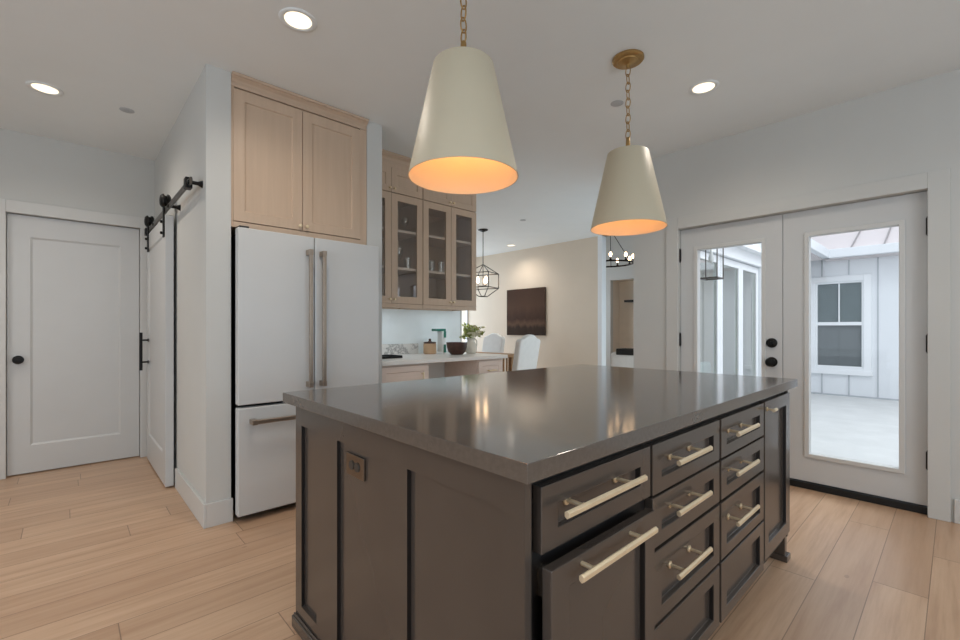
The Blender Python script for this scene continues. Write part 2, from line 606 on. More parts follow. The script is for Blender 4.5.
# baseboards
BH = 0.138
m = MB(); m.box(0.572, 0.588, 2.922, 3.83, 0, BH); m.box(0.588, 0.725, 2.922, 2.938, 0, BH)
struct(m.build('baseboard_fridge', 'trim', bevel=0.003), 'white baseboard around the wall end by the refrigerator')
m = MB(); m.box(-3.0, -0.45, 4.934, 4.95, 0, BH)
struct(m.build('baseboard_nook', 'trim', bevel=0.003))
m = MB(); m.box(3.814, 3.83, -3.0, 0.008, 0, BH); m.box(3.814, 3.83, 1.728, 2.03, 0, BH)
struct(m.build('baseboard_right', 'trim', bevel=0.003), 'white baseboard beside the glazed doors')
m = MB(); m.box(6.384, 6.4, 4.02, 7.2, 0, BH)
struct(m.build('baseboard_dining', 'trim', bevel=0.003))

# door casings
m = MB()
m.box(-0.43, -0.335, 4.93, 4.95, 0, 2.13); m.box(0.482, 0.572, 4.93, 4.95, 0, 2.13); m.box(-0.335, 0.482, 4.93, 4.95, 2.035, 2.13)
m.box(-0.345, -0.335, 4.95, 5.07, 0, 2.045); m.box(0.482, 0.492, 4.95, 5.07, 0, 2.045); m.box(-0.335, 0.482, 4.95, 5.07, 2.035, 2.045)
struct(m.build('trim_3', 'trim', bevel=0.003), 'white casing around the panelled nook door')
m = MB()
m.box(3.81, 3.83, 0.022, 0.118, 0, 2.09); m.box(3.81, 3.83, 1.618, 1.718, 0, 2.09); m.box(3.81, 3.83, 0.118, 1.618, 1.992, 2.09)
m.box(3.83, 3.97, 0.108, 0.114, 0.0, 2.0); m.box(3.83, 3.97, 1.622, 1.628, 0.0, 2.0); m.box(3.83, 3.97, 0.114, 1.622, 1.992, 2.0)
struct(m.build('trim_4', 'wall', bevel=0.003), 'white casing around the glazed double doors')
m = MB(); m.box(3.858, 3.99, 0.114, 1.622, 0, 0.044)
struct(m.build('trim_5', 'rubber', bevel=0.004), 'black threshold under the glazed double doors')

# nook door
d = sroot('door_1', (0.07, 4.96, 0), 'white panelled door with black knob in the left nook')
m = MB(); m.shaker(FY, -0.331, 0.478, 0.008, 2.03, 4.975, 0.04, (0.125, 0.128, 0.215, 0.165), 0.012, bev=0.014)
m.build('door_leaf', 'door', d, bevel=0.002)
m = MB(); m.lathe(-0.272, 0.90, [(0.033, 4.975), (0.033, 4.968), (0.012, 4.966), (0.012, 4.945), (0.026, 4.94), (0.030, 4.925), (0.024, 4.912), (0.004, 4.908)], 24, axis='Y')
m.build('door_knob', 'black', d, smooth=True, auto=True)

# sliding door
d = sroot('door_2', (0.53, 4.3, 0), 'white sliding door hanging from the black rail')
m = MB(); m.shaker(FX, 3.845, 4.84, 0.012, 1.955, 0.518, 0.050, (0.13, 0.12, 0.22, 0.13), 0.010, bev=0.012)
m.build('door_leaf', 'door', d, bevel=0.002)
m = MB()
m.tube([(0.464, 4.70, 0.79), (0.464, 4.70, 1.11)], 0.011, 12)
for z in (0.86, 1.045):
    m.tube([(0.464, 4.70, z), (0.515, 4.70, z)], 0.007, 10); m.tube([(0.510, 4.70, z), (0.5155, 4.70, z)], 0.014, 12)
m.build('door_handle', 'black', d, smooth=True, auto=True)
for y in (3.885, 4.72):
    m = MB(); m.box(0.508, 0.518, y - 0.022, y + 0.022, 1.80, 2.075)
    for z in (1.83, 1.91):
        m.lathe(y, z, [(0.011, 0.506), (0.011, 0.494), (0.006, 0.492)], 10, axis='X')
    o = m.build('hanger_strap', 'black', d, bevel=0.002)
    m = MB(); m.lathe(y, 2.062, [(0.010, 0.488), (0.034, 0.492), (0.047, 0.503), (0.050, 0.512), (0.038, 0.5185), (0.038, 0.5295), (0.050, 0.536), (0.047, 0.546), (0.034, 0.555), (0.010, 0.558)], 28, axis='X')
    m.build('roller_wheel', 'black', d, smooth=True, auto=True)
r = thing('barn_door_rail', 'dark metal rail with wall spacers above the sliding door', 'rail', (0.53, 3.9, 1.98))
m = MB(); m.box(0.519, 0.529, 2.985, 4.90, 1.972, 2.012)
m.build('rail_bar', 'gun', r, bevel=0.002)
for y in (3.03, 3.72, 4.45):
    m = MB(); m.lathe(y, 1.992, [(0.009, 0.512), (0.013, 0.514), (0.013, 0.519)], 12, axis='X'); m.lathe(y, 1.992, [(0.011, 0.529), (0.011, 0.565), (0.022, 0.588)], 14, axis='X')
    m.build('rail_spacer', 'black', r, smooth=True, auto=True)
for y in (3.075, 4.86):
    m = MB(); m.box(0.506, 0.542, y - 0.03, y + 0.03, 1.962, 2.026)
    m.build('rail_stop', 'black', r, bevel=0.004)

# french doors
def french(n, y0, y1, lite, label):
    d = sroot(n, (3.875, (y0 + y1) / 2, 0.05), label)
    m = MB(); m.shaker(FX, y0, y1, 0.052, 1.988, 3.872, 0.045, (lite[0] - y0, y1 - lite[1], 0.252 - 0.052, 1.988 - 1.802), 0, hole=True)
    m.build('door_leaf', 'door', d, bevel=0.002)
    m = MB()
    m.shaker(FX, lite[0] - 0.028, lite[1] + 0.028, 0.224, 1.83, 3.861, 0.0105, 0.029, 0, hole=True)
    m.shaker(FX, lite[0] - 0.028, lite[1] + 0.028, 0.224, 1.83, 3.9175, 0.010, 0.029, 0, hole=True)
    m.build('glass_moulding', 'trim', d, bevel=0.004)
    m = MB(); m.box(3.890, 3.898, lite[0], lite[1], 0.252, 1.802)
    m.build('glass_pane', 'glass', d)
    return d


d3 = french('door_3', 0.875, 1.6195, (1.008, 1.477), 'left glazed door of the white pair, with two black locks')
d4 = french('door_4', 0.1165, 0.8715, (0.247, 0.714), 'right glazed door of the white pair, with three black hinges')
for z, nm, rr in ((1.036, 'deadbolt', 0.036), (0.893, 'door_knob', 0.037)):
    m = MB()
    if nm == 'deadbolt':
        m.lathe(0.942, z, [(rr, 3.872), (rr, 3.862), (rr * 0.8, 3.855), (0.012, 3.853), (0.010, 3.838)], 28, axis='X')
    else:
        m.lathe(0.942, z, [(rr, 3.872), (rr, 3.865), (0.014, 3.862), (0.014, 3.845), (0.030, 3.838), (0.033, 3.82), (0.026, 3.808), (0.004, 3.804)], 28, axis='X')
    m.build(nm, 'black', d3, smooth=True, auto=True)
for d, y in ((d3, 1.618), (d4, 0.118)):
    for z in (1.77, 1.05, 0.335):
        m = MB(); m.tube([(3.860, y, z - 0.052), (3.860, y, z + 0.052)], 0.009, 10); m.tube([(3.860, y, z - 0.06), (3.860, y, z + 0.06)], 0.005, 8)
        m.build('hinge', 'black', d, smooth=True, auto=True)

# ================================================================== COURTYARD
m = MB(); m.box(3.99, 14.0, -8.0, 1.91, -0.2, -0.05)
struct(m.build('ground', 'conc'), 'pale concrete courtyard paving')
SX = 10.1
wy0, wy1, wz0, wz1 = 1.09, 1.77, 0.45, 1.985
wallbox('wall_courtyard', 'siding', 'X', SX, SX + 0.12, -8.0, 1.91, -0.05, 2.6, [(wy0, wy1, wz0, wz1)], 'white board and batten wall across the courtyard')
m = MB()
for y in (-0.6, -0.22, 0.16, 0.53, 0.906):
    m.box(SX - 0.012, SX, y - 0.009, y + 0.009, -0.03, 2.42)
for y in (1.289, 1.671):
    m.box(SX - 0.012, SX, y - 0.009, y + 0.009, wz1 + 0.11, 2.42); m.box(SX - 0.012, SX, y - 0.009, y + 0.009, -0.03, wz0 - 0.12)
m.box(SX - 0.02, SX, -8, 1.9, -0.05, -0.025)
struct(m.build('trim_6', 'line'), 'grey vertical seams of the white courtyard wall')
m = MB()
m.box(SX - 0.03, SX, wy0 - 0.1, wy0, wz0 - 0.1, wz1 + 0.1); m.box(SX - 0.03, SX, wy1, wy1 + 0.1, wz0 - 0.1, wz1 + 0.1)
m.box(SX - 0.03, SX, wy0, wy1, wz1, wz1 + 0.1); m.box(SX - 0.045, SX, wy0 - 0.12, wy1 + 0.12, wz0 - 0.12, wz0 - 0.04)
m.box(SX - 0.03, SX, wy0, wy1, wz0 - 0.04, wz0)
struct(m.build('trim_7', 'vinyl', bevel=0.004), 'white window surround on the courtyard wall')
d = sroot('window_1', (SX, 1.43, 0.5), 'white hung window with a dark screened lower sash')
m = MB()
m.shaker(FX, wy0, wy1, wz0, wz1, SX + 0.0, 0.09, 0.03, 0, hole=True)
m.box(SX + 0.0, SX + 0.05, wy0 + 0.03, wy1 - 0.03, 1.205, 1.265)
m.box(SX + 0.02, SX + 0.045, 1.42, 1.44, 1.26, wz1 - 0.03)
m.build('window_frame', 'vinyl', d, bevel=0.003)
m = MB(); m.box(SX + 0.05, SX + 0.06, wy0 + 0.03, wy1 - 0.03, 1.265, wz1 - 0.03)
m.build('upper_pane', 'winglass', d)
m = MB(); m.box(SX + 0.05, SX + 0.06, wy0 + 0.03, wy1 - 0.03, wz0 + 0.03, 1.205); m.box(SX + 0.045, SX + 0.05, 1.422, 1.438, wz0 + 0.03, 1.205)
m.build('insect_screen', 'screen', d)
# roofs and gutters
def slab(m, pts, t):
    a = [m.bm.verts.new(p) for p in pts]
    b = [m.bm.verts.new((p[0], p[1], p[2] - t)) for p in pts]
    m.bm.faces.new(a); m.bm.faces.new(b[::-1])
    for i in range(4):
        m.bm.faces.new((a[i], b[i], b[(i + 1) % 4], a[(i + 1) % 4]))


E0 = SX - 0.32
m = MB(); slab(m, [(E0, -8, 2.52), (E0, 1.6, 2.52), (E0 + 4, 5.6, 4.2), (E0 + 4, -8, 4.2)], 0.05)
m.box(E0, SX, -8, 1.6, 2.36, 2.40)
struct(m.build('roof', 'roof'), 'pale standing seam metal roof across the courtyard')
m = MB()
for k in range(12):
    y = 1.22 - 0.42 * k
    m.tube([(E0, y, 2.535), (E0 + 4, y, 4.215)], 0.012, 6)
struct(m.build('trim_8', 'seam'), 'raised seams of the metal roof')
m = MB(); m.box(E0 - 0.1, E0, -8, 1.6, 2.37, 2.52); m.box(7.35, E0, 1.5, 1.6, 2.37, 2.52)
struct(m.build('trim_9', 'siding', bevel=0.01), 'white gutter along the courtyard eaves')
m = MB(); slab(m, [(7.35, 1.6, 2.52), (E0, 1.6, 2.52), (E0 + 4, 5.6, 4.2), (7.35, 5.6, 4.2)], 0.05); m.box(7.35, E0, 1.6, 1.91, 2.36, 2.40)
struct(m.build('roof.001', 'roof'), 'metal roof above the folding glass doors')
# folding glass doors
PB = [4.26, 5.0, 5.74, 6.49, 7.24]
wallbox('wall_folding', 'siding', 'Y', 1.91, 2.03, 3.97, 10.3, -0.05, 3.6, [(PB[0], PB[-1], 0.0, 2.02)], 'white wall holding the folding glass doors')
m = MB(); m.box(PB[0] - 0.1, PB[-1] + 0.1, 1.885, 1.91, 2.02, 2.17); m.box(PB[-1], PB[-1] + 0.1, 1.885, 1.91, 0, 2.02)
m.box(PB[0] - 0.1, 7.35, 1.80, 1.91, 2.17, 2.23)
for k in range(9):
    m.box(4.2 + 0.38 * k, 4.24 + 0.38 * k, 1.89, 1.91, 2.23, 3.4)
struct(m.build('trim_10', 'vinyl', bevel=0.004), 'white head trim and battens over the folding glass doors')
for k in range(4):
    a, b = PB[k] + 0.003, PB[k + 1] - 0.003
    d = sroot('door_%d' % (5 + k), ((a + b) / 2, 1.95, 0), 'white framed folding glass door, leaf %d from the lantern' % (k + 1))
    m = MB(); m.shaker(FY, a, b, 0.01, 2.01, 1.93, 0.05, 0.085, 0, hole=True)
    m.build('door_frame', 'vinyl', d, bevel=0.003)
    m = MB(); m.box(a + 0.085, b - 0.085, 1.95, 1.956, 0.095, 1.925)
    m.build('glass_pane', 'tglass', d)
# outdoor lantern
lx, ly, lz = 4.86, 1.72, 1.66
t = thing('wall_lantern', 'dark framed glass wall lantern outside the left glazed door', 'lantern', (lx, 1.9, lz))
m = MB(); m.box(lx - 0.05, lx + 0.05, 1.89, 1.91, lz + 0.08, lz + 0.30); m.tube([(lx, 1.89, lz + 0.27), (lx, ly, lz + 0.37)], 0.01, 8); m.tube([(lx, ly, lz + 0.38), (lx, ly, lz + 0.33)], 0.01, 8)
m.build('bracket', 'black', t)
m = MB()
h = 0.085
for sx in (-1, 1):
    for sy in (-1, 1):
        m.tube([(lx + sx * h, ly + sy * h, lz), (lx + sx * h, ly + sy * h, lz + 0.33)], 0.006, 6)
for z in (lz, lz + 0.33):
    for s in (-1, 1):
        m.tube([(lx - h, ly + s * h, z), (lx + h, ly + s * h, z)], 0.009, 6); m.tube([(lx + s * h, ly - h, z), (lx + s * h, ly + h, z)], 0.009, 6)
m.tube([(lx - h, ly, lz + 0.33), (lx + h, ly, lz + 0.33)], 0.008, 6)
m.build('lantern_cage', 'gun', t)
m = MB(); m.box(lx - h + 0.01, lx + h - 0.01, ly - h + 0.01, ly + h - 0.01, lz + 0.01, lz + 0.32)
m.build('glass_panel', 'glass', t)
m = MB(); m.lathe(lx, ly, [(0.012, lz + 0.33), (0.016, lz + 0.25), (0.028, lz + 0.21), (0.02, lz + 0.17), (0.003, lz + 0.155)], 14)
m.build('light_bulb', 'whiteplastic', t, smooth=True)

d = sroot('window_2', (4.9, 7.26, 0.25), 'white framed dining room window')
for a, b in ((3.4, 4.4), (4.4, 5.38), (5.38, 6.398)):
    m = MB(); m.shaker(FY, a, b, 0.25, 2.4, 7.24, 0.05, 0.03, 0, hole=True)
    m.build('window_frame', 'vinyl', d, bevel=0.003)
    m = MB(); m.box(a + 0.03, b - 0.03, 7.26, 7.266, 0.28, 2.37)
    m.build('glass_pane', 'glass', d)

# ================================================================== REFRIGERATOR
f = thing('refrigerator', 'white french door refrigerator with bottom freezer and bronze handles', 'refrigerator', (1.2, 3.2, 0))
m = MB(); m.box(0.752, 1.598, 2.945, 3.66, 0.03, 1.715); m.box(0.80, 1.55, 2.99, 3.6, 0.0, 0.03)
m.build('case', 'fridge_dark', f)
m = MB(); m.box(0.745, 1.605, 2.90, 2.944, 0.02, 1.735); m.box(0.748, 0.80, 2.88, 2.95, 1.735, 1.752)
m.build('door_gasket', 'fridge_dark', f)
FF = 2.84
for x0, x1, nm in ((0.730, 1.178, 'left'), (1.184, 1.653, 'right')):
    m = MB(); m.box(x0, x1, FF, 2.90, 0.694, 1.734)
    o = m.build('door', 'fridge', f, bevel=0.006, seg=3)
    hx = 1.136 if nm == 'left' else 1.224
    m = MB()
    m.box(hx - 0.011, hx + 0.011, FF - 0.062, FF - 0.042, 0.775, 1.64)
    for z in (0.775, 1.615):
        m.box(hx - 0.013, hx + 0.013, FF - 0.064, FF, z - 0.005, z + 0.03)
    m.build('handle', 'bronze', o, bevel=0.003)
m = MB(); m.box(0.730, 1.653, FF, 2.90, 0.045, 0.676)
o = m.build('freezer_drawer', 'fridge', f, bevel=0.006, seg=3)
m = MB(); m.box(0.80, 1.60, FF - 0.062, FF - 0.042, 0.583, 0.607)
for x in (0.79, 1.585):
    m.box(x, x + 0.03, FF - 0.064, FF, 0.580, 0.610)
m.build('handle', 'bronze', o, bevel=0.003)

# ================================================================== CABINET OVER THE REFRIGERATOR
def knob_y(x, y, z, parent, rr=0.011, mat='brass'):
    m = MB(); m.lathe(x, z, [(0.006, y), (0.005, y - 0.012), (rr, y - 0.016), (rr, y - 0.024), (rr * 0.6, y - 0.028)], 16, axis='Y')
    return m.build('knob', mat, parent, smooth=True, auto=True)


def crown(m, x0, x1, yf, z0, z1, proj, side=False):
    h = z1 - z0
    prof = [(0, 0), (-0.30 * proj, 0), (-0.30 * proj, 0.16 * h), (-0.18 * proj, 0.18 * h), (-0.22 * proj, 0.34 * h), (-0.42 * proj, 0.55 * h), (-0.78 * proj, 0.70 * h), (-0.78 * proj, 0.76 * h), (-proj, 0.78 * h), (-proj, h), (0, h)]
    m.prism(prof, lambda a, b: (x0, yf + a, z0 + b), lambda a, b: (x1, yf + a, z0 + b))


c = thing('upper_cabinet', 'pale oak two door cabinet built in above the white refrigerator', 'cabinet', (1.16, 3.2, 1.74))
m = MB(); m.box(0.719, 1.61, 2.96, 3.6, 1.752, 2.66); m.box(0.719, 0.733, 2.945, 2.96, 1.752, 2.592); m.box(1.558, 1.61, 2.945, 2.96, 1.752, 2.59); m.box(0.733, 1.558, 2.942, 2.96, 1.752, 1.784)
m.build('body', 'oak', c)
m = MB(); crown(m, 0.719, 1.61, 2.958, 2.592, 2.662, 0.05)
m.build('crown_moulding', 'oakx', c)
for x0, x1, kx in ((0.731, 1.139, 1.120), (1.143, 1.555, 1.164)):
    m = MB(); m.shaker(FY, x0, x1, 1.789, 2.578, 2.938, 0.02, 0.062, 0.009)
    o = m.build('door', 'oak', c, bevel=0.0015)
    knob_y(kx, 2.938, 1.815, o)

# ================================================================== GLASS FRONTED CABINETS
YC = 3.35
def glass_cab(x0, xs, x1, label):
    c = thing('glass_cabinet', label, 'cabinet', ((x0 + x1) / 2, 3.55, 1.33), 'glass fronted wall cabinets over the desk')
    m = MB()
    m.box(x0, x0 + 0.018, YC + 0.02, 3.748, 1.335, 2.60); m.box(x1 - 0.018, x1, YC + 0.02, 3.748, 1.335, 2.60)
    m.box(x0 + 0.018, x1 - 0.018, 3.73, 3.748, 1.335, 2.60)
    for z in (1.35, 2.318, 2.582):
        m.box(x0 + 0.018, x1 - 0.018, YC + 0.02, 3.73, z, z + 0.018)
    m.box(x0, x1, YC + 0.004, YC + 0.02, 1.328, 1.362); m.box(x0, x1, YC + 0.004, YC + 0.02, 2.55, 2.585)
    m.build('body', 'oak', c)
    m = MB(); crown(m, x0, x1, YC + 0.02, 2.585, 2.662, 0.06); m.box(x0, x1, YC + 0.021, 3.748, 2.6, 2.66)
    m.build('crown_moulding', 'oakx', c)
    m = MB(); m.box(x0 + 0.09, x1 - 0.06, 3.40, 3.44, 1.331, 1.3495)
    m.build('light_strip', 'socket', c, bevel=0.002)  # strip added to go with the lamps that brighten the wall below
    for z in (1.668, 2.002):
        m = MB(); m.box(x0 + 0.018, x1 - 0.018, YC + 0.024, 3.73, z, z + 0.022)
        m.build('shelf', 'pale', c)
    for a, b, kx in ((x0 + 0.002, xs - 0.0015, xs - 0.022), (xs + 0.0015, x1 - 0.002, xs + 0.022)):
        m = MB(); m.shaker(FY, a, b, 1.365, 2.328, YC, 0.02, 0.062, 0, hole=True)
        o = m.build('glass_door', 'oak', c, bevel=0.0015)
        m = MB(); m.box(a + 0.062, b - 0.062, YC + 0.009, YC + 0.012, 1.427, 2.266)
        m.build('glass_pane', 'cabglass', o)
        knob_y(kx, YC, 1.40, o)
        m = MB(); m.shaker(FY, a, b, 2.335, 2.548, YC, 0.02, 0.055, 0.008)
        o = m.build('door', 'oak', c, bevel=0.0015)
        knob_y(kx, YC, 2.365, o)
    return c


glass_cab(1.738, 2.072, 2.404, 'left glass fronted oak wall cabinet, against the white wall return')
glass_cab(2.408, 2.742, 3.075, 'right glass fronted oak wall cabinet, at the open end of the run')

# glassware inside
def tumbler(name, label, x, y, z, h, r, stem=False):
    m = MB()
    if stem:
        m.lathe(x, y, [(r * 0.8, z), (r * 0.75, z + 0.004), (0.005, z + 0.008), (0.005, z + h * 0.45), (r * 0.7, z + h * 0.55), (r, z + h * 0.75), (r * 0.85, z + h), (r * 0.82, z + h), (r * 0.95, z + h * 0.75), (r * 0.6, z + h * 0.57)], 18)
    else:
        m.lathe(x, y, [(r * 0.8, z), (r, z + h), (r * 0.93, z + h), (r * 0.74, z + 0.008)], 18)
    o = m.build(name, 'glassware', None, smooth=True, auto=True)
    return tag(o, label, 'glass', 'clear glassware in the wall cabinets')


M['glassware'] = glass('drinking_glass', (0.97, 0.98, 0.98, 1), 0.28)
ZS = (1.368, 1.690, 2.024)
G1, G2, G3 = 'left', 'second', 'right'
tumbler('wine_glass', 'clear stemmed glass on the top shelf of the left glass cabinet, left of two', 2.19, 3.50, ZS[2], 0.15, 0.036, True)
tumbler('wine_glass', 'clear stemmed glass on the top shelf of the left glass cabinet, right of two', 2.31, 3.50, ZS[2], 0.15, 0.036, True)
tumbler('decanter', 'tall clear decanter on the middle shelf of the left glass cabinet', 2.27, 3.55, ZS[1], 0.21, 0.045, True)
tumbler('drinking_glass', 'clear tumbler on the middle shelf, in front of the decanter to the left', 2.17, 3.46, ZS[1], 0.10, 0.035)
tumbler('drinking_glass', 'clear tumbler on the middle shelf, in front of the decanter to the right', 2.29, 3.43, ZS[1], 0.10, 0.035)
tumbler('drinking_glass', 'clear tumbler on the middle shelf behind the third glass door, leftmost of three', 2.54, 3.47, ZS[1], 0.11, 0.035)
tumbler('drinking_glass', 'clear tumbler on the middle shelf behind the third glass door, middle of three', 2.63, 3.52, ZS[1], 0.12, 0.035)
tumbler('drinking_glass', 'clear tumbler on the middle shelf behind the third glass door, rightmost of three', 2.71, 3.47, ZS[1], 0.11, 0.035)
tumbler('drinking_glass', 'clear tumbler on the middle shelf behind the fourth glass door', 2.90, 3.50, ZS[1], 0.12, 0.036)
for x, l in ((2.60, 'wide glass bowl at the bottom of the cabinet behind the third glass door'), (2.92, 'wide glass bowl at the bottom of the cabinet behind the fourth glass door')):
    m = MB(); m.lathe(x, 3.53, [(0.05, ZS[0]), (0.10, ZS[0] + 0.03), (0.12, ZS[0] + 0.08), (0.115, ZS[0] + 0.08), (0.09, ZS[0] + 0.03), (0.04, ZS[0] + 0.01)], 22)
    tag(m.build('glass_bowl', 'glassware', None, smooth=True, auto=True), l, 'bowl', 'clear glassware in the wall cabinets')

# ================================================================== DESK COUNTER RUN
CT = 0.893
m = MB(); m.box(1.736, 3.105, 2.938, 3.74, CT - 0.032, CT)
tag(m.build('desk_countertop', 'stone', bevel=0.003), 'pale stone countertop running along the wall under the glass cabinets', 'countertop')
m = MB(); m.box(1.737, 2.62, 3.727, 3.747, CT, CT + 0.10)
tag(m.build('marble_upstand', 'marble', bevel=0.002), 'low grey veined marble upstand at the back of the desk counter', 'backsplash')
def drawer_base(x0, x1, label, knob):
    c = thing('drawer_cabinet', label, 'cabinet', ((x0 + x1) / 2, 3.3, 0))
    m = MB(); m.box(x0, x1, 2.985, 3.73, 0.10, CT - 0.034); m.box(x0 + 0.01, x1 - 0.01, 3.04, 3.7, 0, 0.10)
    m.build('body', 'pale', c)
    for z0, z1 in ((0.665, 0.845), (0.395, 0.655), (0.11, 0.385)):
        m = MB(); m.shaker(FY, x0 + 0.004, x1 - 0.004, z0, z1, 2.963, 0.02, 0.045, 0.008)
        o = m.build('drawer', 'pale', c, bevel=0.0015)
        zc = (z0 + z1) / 2
        m = MB()
        if knob == 'cup':
            xm = (x0 + x1) / 2
            m.tube([(xm - 0.05, 2.935, zc), (xm + 0.05, 2.935, zc)], 0.007, 8)
            for s in (-0.035, 0.035):
                m.tube([(xm + s, 2.935, zc), (xm + s, 2.972, zc)], 0.005, 8)
        else:
            xm = x1 - 0.075
            m.tube([(xm, 2.935, zc - 0.035), (xm, 2.935, zc + 0.035)], 0.007, 8)
            for s in (-0.025, 0.025):
                m.tube([(xm, 2.935, zc + s), (xm, 2.964, zc + s)], 0.005, 8)
        m.build('handle', 'brass', o, smooth=True, auto=True)
    return c


drawer_base(1.738, 2.19, 'whitewashed oak drawer cabinet under the left end of the desk counter', 'bar')
drawer_base(2.745, 3.06, 'narrow whitewashed oak drawer cabinet under the right end of the desk counter', 'cup')
m = MB(); m.box(2.19, 2.745, 3.46, 3.48, 0.02, CT - 0.034)
tag(m.build('knee_panel', 'splash'), 'plain pale panel closing the knee space under the desk counter', 'panel')

area('under_cabinet_strip', (2.1, 3.42, 1.326), (2.1, 3.50, 0.9), 0.48, 0.03, 0.75, (0.84, 0.93, 1.0))  # added lamp, brightens the pale wall under the left cabinet
area('under_cabinet_strip', (2.88, 3.42, 1.326), (2.88, 3.50, 0.9), 0.34, 0.03, 0.55, (0.84, 0.93, 1.0))  # same added lamp for the wall under the right cabinet

# things on the desk counter
jx, jy = 2.64, 3.56
t = thing('canister', 'tan stoneware canister with dark lid beside the teal coffee maker', 'canister', (jx, jy, CT))
m = MB(); m.lathe(jx, jy, [(0.055, CT), (0.064, CT + 0.01), (0.064, CT + 0.095), (0.058, CT + 0.105)], 28)
m.build('jar', 'tan', t, smooth=True, auto=True)
m = MB(); m.lathe(jx, jy, [(0.062, CT + 0.105), (0.062, CT + 0.118), (0.02, CT + 0.122), (0.010, CT + 0.135), (0.014, CT + 0.148), (0.004, CT + 0.152)], 24)
m.build('lid', 'bowl', t, smooth=True, auto=True)
kx, ky = 2.765, 3.58
t = thing('coffee_maker', 'teal and white upright coffee maker between the canister and the dark bowl', 'coffee maker', (kx, ky, CT))
m = MB(); m.box(kx + 0.012, kx + 0.06, ky - 0.04, ky + 0.04, CT, CT + 0.225); m.box(kx - 0.06, kx + 0.012, ky - 0.038, ky + 0.038, CT, CT + 0.016)
m.build('body', 'whiteplastic', t, bevel=0.005)
m = MB(); m.box(kx - 0.06, kx + 0.062, ky - 0.042, ky + 0.042, CT + 0.225, CT + 0.25)
m.build('top', 'teal', t, bevel=0.005)
for za, zb_ in ((0.01, 0.09), (0.16, 0.225)):
    m = MB(); m.box(kx + 0.034, kx + 0.062, ky - 0.044, ky - 0.04, CT + za, CT + zb_)
    m.build('side_accent', 'teal', t)
bx, by = 2.77, 3.30
m = MB(); m.lathe(bx, by, [(0.055, CT), (0.06, CT + 0.004), (0.085, CT + 0.03), (0.098, CT + 0.075), (0.102, CT + 0.118), (0.095, CT + 0.118), (0.088, CT + 0.07), (0.06, CT + 0.02), (0.01, CT + 0.012)], 32)
tag(m.build('wooden_bowl', 'bowl', smooth=True, auto=True), 'dark brown wooden bowl between the coffee maker and the flowers', 'bowl')
vx, vy = 3.0, 3.35
t = thing('flower_vase', 'white ceramic pitcher of green foliage and cream flowers on the desk counter', 'vase', (vx, vy, CT))
m = MB(); m.lathe(vx, vy, [(0.040, CT), (0.056, CT + 0.02), (0.062, CT + 0.06), (0.045, CT + 0.105), (0.036, CT + 0.13), (0.046, CT + 0.155), (0.042, CT + 0.155), (0.032, CT + 0.13), (0.03, CT + 0.10)], 28)
m.tube([(vx + 0.04, vy, CT + 0.145), (vx + 0.075, vy, CT + 0.13), (vx + 0.08, vy, CT + 0.09), (vx + 0.055, vy, CT + 0.05)], 0.007, 8)
m.build('pitcher', 'ceramic', t, smooth=True)
rng = random.Random(3)
m = MB()
def leaf(m, p, d, L, W):
    d = Vector(d).normalized()
    sd = d.orthogonal().normalized()
    sd.rotate(Matrix.Rotation(rng.uniform(0, 6.28), 3, d))
    nn = d.cross(sd)
    q = [p, p + d * L * 0.45 + sd * W, p + d * L + nn * L * 0.15, p + d * L * 0.45 - sd * W]
    m.bm.faces.new([m.bm.verts.new(x) for x in q])


for k in range(26):
    th, sp = rng.uniform(0, 6.28), rng.uniform(0.02, 0.13)
    top = Vector((vx + sp * math.cos(th), vy + sp * math.sin(th), CT + 0.19 + rng.uniform(0, 0.13) - sp * 0.35))
    base = Vector((vx, vy, CT + 0.13))
    mid = (base + top) / 2 + Vector((0, 0, 0.02))
    m.tube([base, mid, top], 0.0018, 5)
    for j in range(11):
        p = mid.lerp(top, rng.uniform(0.1, 1.05))
        leaf(m, p, (rng.uniform(-1, 1), rng.uniform(-1, 1), rng.uniform(-0.5, 0.8)), rng.uniform(0.03, 0.055), rng.uniform(0.009, 0.016))
m.build('foliage', 'leaf', t)
for k in range(18):
    th, sp = rng.uniform(3.4, 5.9), rng.uniform(0.03, 0.12)
    px, py, pz = vx + sp * math.cos(th), vy + sp * math.sin(th) - 0.02, CT + 0.19 + rng.uniform(-0.01, 0.09)
    m = MB()
    for q in range(6):
        a = q * PI / 3
        leaf(m, Vector((px, py, pz)), (math.cos(a), math.sin(a), 0.5), 0.030, 0.013)
        leaf(m, Vector((px, py, pz)), (math.cos(a + .5), math.sin(a + .5), 1.2), 0.024, 0.011)
    m.build('flower', 'petal', t)
m = MB(); m.box(1.80, 2.10, 3.22, 3.42, CT, CT + 0.012)
m.shaker(lambda u, v, w_: (u, v, w_), 1.80, 2.10, 3.22, 3.42, CT + 0.022, -0.010, 0.012, 0, hole=True)
tag(m.build('serving_tray', 'black', bevel=0.002), 'flat black tray at the left end of the desk counter', 'tray')

